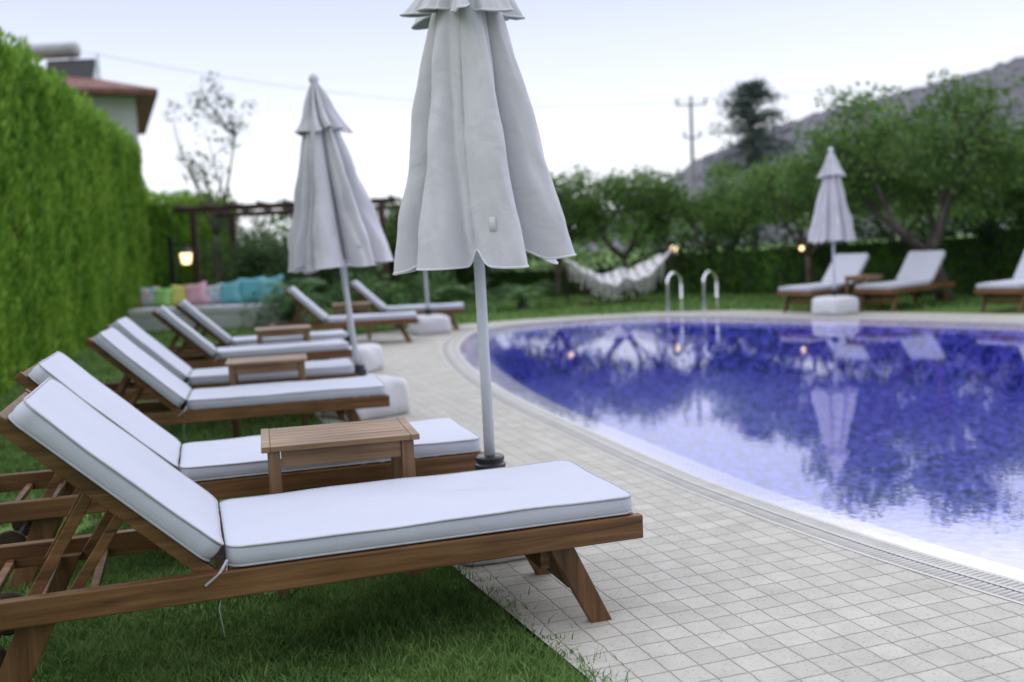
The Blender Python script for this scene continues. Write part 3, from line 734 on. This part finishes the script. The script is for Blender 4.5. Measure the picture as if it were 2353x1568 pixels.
def cycad(loc,fl,tr,seed,nf=26):
    rs=random.Random(seed); root=empty('cycad_palm',loc,label="low palm-like cycad with arching feathery fronds",category="palm",group="cycads on the lawn")
    m=MB(); m.tube([(0,0,0),(0,0,tr)],[.13,.11],10); m.obj('trunk',[BARK],root)
    f=MB()
    for k in range(nf):
        a=k*2.399; el=rs.uniform(.25,1.25); l=fl*rs.uniform(.8,1.1); pts=[]
        x=z=0; an=el
        for s in range(9):
            pts.append(Vector((x*math.cos(a),x*math.sin(a),tr+z))); x+=l/9*math.cos(an); z+=l/9*math.sin(an); an-=.2
        for s in range(1,9):
            for u in (0,.33,.66):
                p=pts[s-1].lerp(pts[s],u); sd=Vector((-math.sin(a),math.cos(a),0)); fw=(pts[s]-pts[s-1]).normalized()
                ll=.17*fl*math.sin(math.pi*(s+u)/9.6)+.03
                for g in(-1,1):
                    e=p+sd*g*ll+fw*ll*.4-Vector((0,0,ll*.15)); f.add([p-fw*.01,p+fw*.012,e],[(0,1,2)])
    f.obj('fronds',[CYC],root)
cycad((-3.55,16.6,0),1.0,.45,1); cycad((-.95,18.9,0),.9,.2,2); cycad((.25,18.6,0),.95,.15,3)

# ------------------------------------------------------------ hill
prof=[(-60,0),(-10,1),(20,5),(35,13),(44.6,18),(55.5,24),(71.5,30.5),(91.4,36.5),(118,41.5),(138,46),(158,51),(200,60),(260,69),(340,73),(450,57)]
px_=[p[0] for p in prof];pz_=[p[1] for p in prof]
nx=260; ny=24; V=[]
for j in range(ny+1):
    f=j/ny
    for i in range(nx+1):
        x=-60+510*i/nx; c=np.interp(x,px_,pz_)
        z=c*math.sin(math.pi/2*min(1,f*1.25))**.8*(1 if f<.8 else 1-(f-.8)*1.2)
        z+=c*.02*(math.sin(x*.35+j)+math.sin(x*.9+2*j)*.6)
        V.append((x,190+140*f,z-.3))
F=[(j*(nx+1)+i,j*(nx+1)+i+1,(j+1)*(nx+1)+i+1,(j+1)*(nx+1)+i) for j in range(ny) for i in range(nx)]
m,nt,o_=mat('scrub_hillside'); p=princ(nt,o_,.95,.05); v=coords(nt)
n1=N(nt,'ShaderNodeTexNoise',Scale=.28,Detail=8,Roughness=.7); L(nt,v,n1.inputs[0])
rr=ramp(nt,n1.outputs[0],[(.38,(.09,.095,.105)),(.5,(.135,.132,.15)),(.62,(.18,.175,.195))]); L(nt,rr.outputs[0],p.inputs['Base Color'])
npmesh('hill',np.array(V),np.array(F),[m],smooth=True,kind='structure')

# ------------------------------------------------------------ house
hs=empty('house',(-16.05,31.9,0),R(22),label="white rendered two-storey house with red tiled hip roof",category='house'); hs.scale=(1,1,1.06)
m=MB(); m.box((-4.1,-4.0,0),(4.15,4.5,5.75)); m.obj('wall',[WALLM],hs)
mt,nt,o_=mat('red_roof_tiles'); p=princ(nt,o_,.8,.2); v=coords(nt)
wv=N(nt,'ShaderNodeTexWave',Scale=2.2,Distortion=.3); L(nt,v,wv.inputs[0]); n1=N(nt,'ShaderNodeTexNoise',Scale=4,Detail=4); L(nt,v,n1.inputs[0])
rr=ramp(nt,n1.outputs[0],[(.3,(.17,.08,.07)),(.7,(.30,.16,.135))]); L(nt,rr.outputs[0],p.inputs['Base Color']); L(nt,bump(nt,wv.outputs[0],.8,.06),p.inputs['Normal'])
m=MB(); z0=5.86; ex=4.75; ey=4.9; rz=7.25
vs=[(-ex,-4.6,z0),(ex,-4.6,z0),(ex,5.0,z0),(-ex,5.0,z0),(-.6,.2,rz),(.6,.2,rz),(-ex,-4.6,z0-.14),(ex,-4.6,z0-.14),(ex,5.0,z0-.14),(-ex,5.0,z0-.14)]
m.add(vs,[(0,1,5,4),(1,2,5),(2,3,4,5),(3,0,4),(0,6,7,1),(1,7,8,2),(2,8,9,3),(3,9,6,0),(6,9,8,7)])
rf=m.obj('roof',[mt],hs)
m=MB(); m.box((2.3,-4.06,3.7),(3.3,-4.002,5.0)); w_=m.obj('window',[GLASSD],hs)
m=MB(); 
for a in [((2.2,-4.09,3.6),(2.3,-4.01,5.1)),((3.3,-4.09,3.6),(3.4,-4.01,5.1)),((2.3,-4.09,5.0),(3.3,-4.01,5.1)),((2.3,-4.09,3.6),(3.3,-4.01,3.7))]: m.box(*a)
m.obj('frame',[WHITEM],w_)
sh=empty('solar_water_heater',(-13.6,31.0,6.4),label="rooftop solar water heater with grey tank and dark panel",category='water heater')
m=MB(); q=MB(); q.lathe([(.12,-.85),(.22,-.82),(.24,-.78),(.24,.78),(.22,.82),(.12,.85)],20); m.add(q.v,q.f,0,Matrix.Translation((0,0,1.35))@Matrix.Rotation(R(90),4,'Y')); m.obj('tank',[noisy('galvanised_tank',(.32,.33,.36),(.42,.43,.46),4,.4,.5)],sh,smooth=True)
m=MB(); m.add([(-.1,-.5,.3),(1.35,-.5,.3),(1.35,-.1,1.05),(-.1,-.1,1.05),(-.1,-.42,.25),(1.35,-.42,.25),(1.35,-.02,1.0),(-.1,-.02,1.0)],[(0,1,2,3),(7,6,5,4),(0,4,5,1),(1,5,6,2),(2,6,7,3),(3,7,4,0)]); m.obj('collector_panel',[BLACKP],sh)
m=MB()
for x in(-.6,.6,1.4):
    m.beam((x,0,-.3),(x,0,1.2),.05,.05); m.beam((x,-.5,-.1),(x,0,1.2),.05,.05)
m.tube([(-.75,0,1.55),(-.75,0,1.8)],.09,10); m.obj('stand',[WHITEM],sh)

# ------------------------------------------------------------ utility pole and cables
up=empty('utility_pole',(9.35,50,0),label="grey power pole with crossarms and insulators",category='utility pole')
m=MB(); m.tube([(0,0,0),(0,0,7.95)],[.15,.08],8); m.obj('mast',[CONC],up)
for w2,z in((.75,7.8),(.42,6.2)):
    m=MB(); m.beam((-w2,-.1,z),(w2,-.1,z),.07,.07); m.obj('crossarm',[CONC],up)
for x,z in((-.7,7.84),(0,7.95),(.7,7.84),(-.38,6.24),(.38,6.24)):
    m=MB(); m.lathe([(.03,z),(.08,z+.04),(.05,z+.1),(.09,z+.14),(.05,z+.2),(.07,z+.24),(.02,z+.3)],10,0,(x,-.1)); m.obj('insulator',[CONC],up)
def cable(a,b,sag,r=.012,label="thin overhead cable strung across the sky"):
    m=MB(); a=Vector(a);b=Vector(b); pts=[a.lerp(b,t)-Vector((0,0,sag*4*t*(1-t))) for t in np.linspace(0,1,30)]
    m.tube(pts,r,5); m.obj('overhead_cable',[WIRE],None,label=label,category='cable',group='overhead cables')
cable((-12.5,30.5,7.6),(9.35,50,8.1),.9,.010)
for z in (0,1): cable((8.65+z*1.4,50,8.1),(60,62,15+z*1.5),1.5,.008)

# ------------------------------------------------------------ pergola
pg=empty('pergola',(0,0,0),label="dark brown wooden pergola over the garden seating",category='pergola')
for x in(-6.55,-2.6):
    for y in(21,24):
        m=MB(); m.box((x-.06,y-.06,0),(x+.06,y+.06,2.2)); m.obj('post',[PERG],pg,bevel=.01)
for y in(21,24):
    m=MB(); m.box((-6.95,y-.05,2.2),(-2.3,y+.05,2.32)); m.obj('beam',[PERG],pg,bevel=.01)
x=-6.8
while x<-2.3:
    m=MB(); m.box((x-.02,20.8,2.322),(x+.02,24.4,2.37)); m.obj('rafter',[PERG],pg); x+=.55

def emis(name,c,s):
    m,nt,o_=mat(name); e=nt.nodes.new('ShaderNodeEmission'); e.inputs[0].default_value=(*c,1); e.inputs[1].default_value=s
    n1=N(nt,'ShaderNodeTexNoise',Scale=3); r=ramp(nt,n1.outputs[0],[(0,tuple(x*.9 for x in c)),(1,c)]); L(nt,r.outputs[0],e.inputs[0]); L(nt,e.outputs[0],o_.inputs[0]); return m
LAMP=emis('warm_lit_glass',(1,.70,.36),3.0)
ln=empty('garden_lantern',(-6.35,18.9,0),label="black post lantern with warm lit glass beside the hedge",category='lantern')
m=MB(); m.beam((0,0,0),(0,0,1.66),.09,.09); m.beam((0,0,1.5),(.3,0,1.5),.03,.03); m.obj('post',[IRON],ln)
m=MB(); m.lathe([(.055,1.13),(.09,1.16),(.115,1.34)],6,0,(.27,0)); m.obj('lamp_glass',[LAMP],ln)
m=MB(); m.lathe([(.16,1.345),(.14,1.37),(.05,1.44),(.02,1.50)],6,0,(.27,0)); m.obj('lamp_cap',[IRON],ln)
def glob(loc,h,r=.06,hang=False):
    g=empty('garden_lamp',loc,label="small warm glowing globe lamp by the hedge",category='lamp',group='warm garden lamps')
    m=MB()
    if hang: m.tube([(0,0,h+r),(0,0,2.2)],.01,6)
    else: m.tube([(0,0,0),(0,0,h-r)],.02,8)
    m.obj('stem',[IRON],g)
    m=MB(); m.lathe([(r*math.sin(math.pi*t/8)+.001,h-r*math.cos(math.pi*t/8)) for t in range(9)],12); m.obj('globe',[LAMP],g,smooth=True)
glob((-2.9,21,0),1.80,.075,True); glob((1.18,20.2,0),1.02,.06); glob((3.35,20.2,0),1.0,.065); glob((5.35,18.2,0),.92,.045); glob((8.3,15.2,0),1.15,.06)

# ------------------------------------------------------------ garden sofa and pillows
SX,SY,SA=-5.2,17.3,R(-5)
sf=empty('garden_sofa',(SX,SY,0),SA,label="low white garden sofa on a pale plinth",category='sofa')
m=MB(); m.box((-1.35,-.45,0),(1.35,.5,.26)); m.obj('plinth',[WALLM],sf,bevel=.03)
m=MB(); cushion(m,2.6,.84,.13,Matrix.Translation((0,-.02,.262)),8); m.obj('seat_cushion',[COVER,PIPE],sf,smooth=True)
m=MB(); m.box((-1.35,.5,.0),(1.35,.64,.62)); m.obj('backrest',[WALLM],sf,bevel=.03)
pc=[((.6,.6,.62),1),((.30,.58,.18),0),((.68,.62,.18),0),((.66,.38,.45),0),((.6,.55,.5),1),((.16,.45,.50),0),((.13,.40,.46),0),((.18,.47,.52),0)]
xs=[-1.25,-.98,-.66,-.36,-.06,.26,.63,1.00]
pm=[fabric('pillow_fabric',c) for c,_ in pc]
def patt(name,seed):
    m,nt,o_=mat(name); p=princ(nt,o_,.9,.1); v=coords(nt); vo=N(nt,'ShaderNodeTexVoronoi',Scale=11+seed); L(nt,v,vo.inputs[0])
    r=ramp(nt,vo.outputs['Distance'],[(.1,(.60,.16,.22)),(.3,(.78,.72,.68)),(.5,(.35,.45,.55))]); r.color_ramp.interpolation='CONSTANT'; L(nt,r.outputs[0],p.inputs['Base Color']); return m
for i,x in enumerate(xs):
    m=MB(); s=[.19,.18,.20,.21,.19,.21,.24,.24][i]; gr=12; vs=[]
    for sd in(-1,1):
        for a in range(gr+1):
            for b in range(gr+1):
                u=a/gr*2-1; w2=b/gr*2-1; t=.085*((1-u**4)*(1-w2**4))**.5; k=1-.16*(1-abs(u))*abs(w2)**3; k2=1-.16*(1-abs(w2))*abs(u)**3
                vs.append((u*s*k2,sd*t,w2*s*k))
    fs=[]
    q=(gr+1)**2
    for sd in(0,1):
        for a in range(gr):
            for b in range(gr):
                f=(sd*q+a*(gr+1)+b,sd*q+(a+1)*(gr+1)+b,sd*q+(a+1)*(gr+1)+b+1,sd*q+a*(gr+1)+b+1); fs.append(f if sd==0 else f[::-1])
    m.add(vs,fs,0,Matrix.Rotation(R(-18),4,'X'))
    word={0:'patterned pale',1:'green',2:'yellow',3:'pink',4:'patterned cream',5:'teal',6:'teal',7:'turquoise'}[i]
    c=math.cos(SA);s_=math.sin(SA); y=.33-.05*(i%2)
    o=m.obj('throw_pillow',[patt('patterned_pillow',i) if pc[i][1] else pm[i]],None,smooth=True,label=word+" throw pillow leaning on the white garden sofa",category='pillow',group='pillows on the garden sofa')
    o.location=(SX+x*c-y*s_,SY+x*s_+y*c,.395+s*.97); o.rotation_euler=(0,R(rnd.uniform(-9,9)),SA+R(rnd.uniform(-12,12)))

# ------------------------------------------------------------ hammock
hm=empty('hammock',(2.06,19.2,0),R(4),label="white fringed macrame hammock on a low wooden stand",category='hammock')
W2=.96; nu=60; nv=12; vs=[]
def hz(t): return .33+.52*abs(t)**1.6+.13*math.exp(-((t-.12)/.17)**2)
for i in range(nu+1):
    t=i/nu*2-1; wd=.50*(1-abs(t)**4)*(1-.4*math.exp(-((t-.12)/.17)**2))+.07
    for j in range(nv+1):
        y=(j/nv*2-1); vs.append((t*W2,y*wd,hz(t)+.20*max(0,y)**2*(1-.6*abs(t)**3)+.02*max(0,-y)**2+.015*math.sin(t*19+j*1.3)))
m=MB(); fs=[]
for i in range(nu):
    if i%5==4 : continue      # open gaps between the woven bands
    for j in range(nv):
        fs.append((i*(nv+1)+j,(i+1)*(nv+1)+j,(i+1)*(nv+1)+j+1,i*(nv+1)+j+1))
for j in (0,3,6,9,12):
    for i in range(4,nu,5):
        if j<nv: fs.append((i*(nv+1)+j,(i+1)*(nv+1)+j,(i+1)*(nv+1)+j+1,i*(nv+1)+j+1))
m.add(vs,fs); m.obj('bed',[ROPE],hm,smooth=True)
rs=random.Random(2)
for sgn in(0,nv):
    m=MB()
    for i in range(2,nu-1):
        v0=Vector(vs[i*(nv+1)+sgn]); l=rs.uniform(.16,.36)
        l=min(l,v0.z-.04)
        if l<.05: continue
        m.tube([v0,v0+Vector((rs.uniform(-.01,.01),(-1 if sgn==0 else 1)*.02,-l*.5)),v0+Vector((rs.uniform(-.02,.02),0,-l))],[.008,.008,.013],5)
    m.obj('fringe',[ROPE],hm)
for s in(-1,1):
    m=MB()
    for j in range(7):
        y=(j/6*2-1)*.2; m.tube([(s*1.16,0,1.06),(s*.91,y,hz(.93)+.02)],.008,4)
    m.obj('hanging_ropes',[ROPE],hm)
m=MB(); pts=[(1.16*math.sin(a)/math.sin(1.3),0,.06+1.00*(1-math.cos(a))/(1-math.cos(1.3))) for a in np.linspace(-1.3,1.3,22)]
m.tube(pts,.026,8); m.obj('stand',[PERG],hm)
for x in(-.6,.6):
    m=MB(); m.box((x-.04,-.5,0),(x+.04,.5,.07)); m.obj('foot',[PERG],hm,bevel=.004)

# ------------------------------------------------------------ pool ladder
pl=empty('pool_ladder',(2.88,15.72,0),R(-12),label="polished steel pool ladder with two curved handrails",category='pool ladder')
for x in(-.28,.28):
    m=MB(); pts=[(x+.10,.32,0),(x+.10,.32,.48)]+[(x+.10-.10*(1-math.cos(a)),.07+.25*math.cos(a),.48+.17*math.sin(a)) for a in np.linspace(0,math.pi,12)]+[(x-.1,-.18,.2),(x-.1,-.2,-.7)]
    m.tube(pts,.022,12); m.obj('handrail',[CHROME],pl,smooth=True)
for z in(-.25,-.45,-.65):
    m=MB(); m.box((-.38,-.23,z),(.18,-.14,z+.025)); m.obj('tread',[CHROME],pl,bevel=.004)
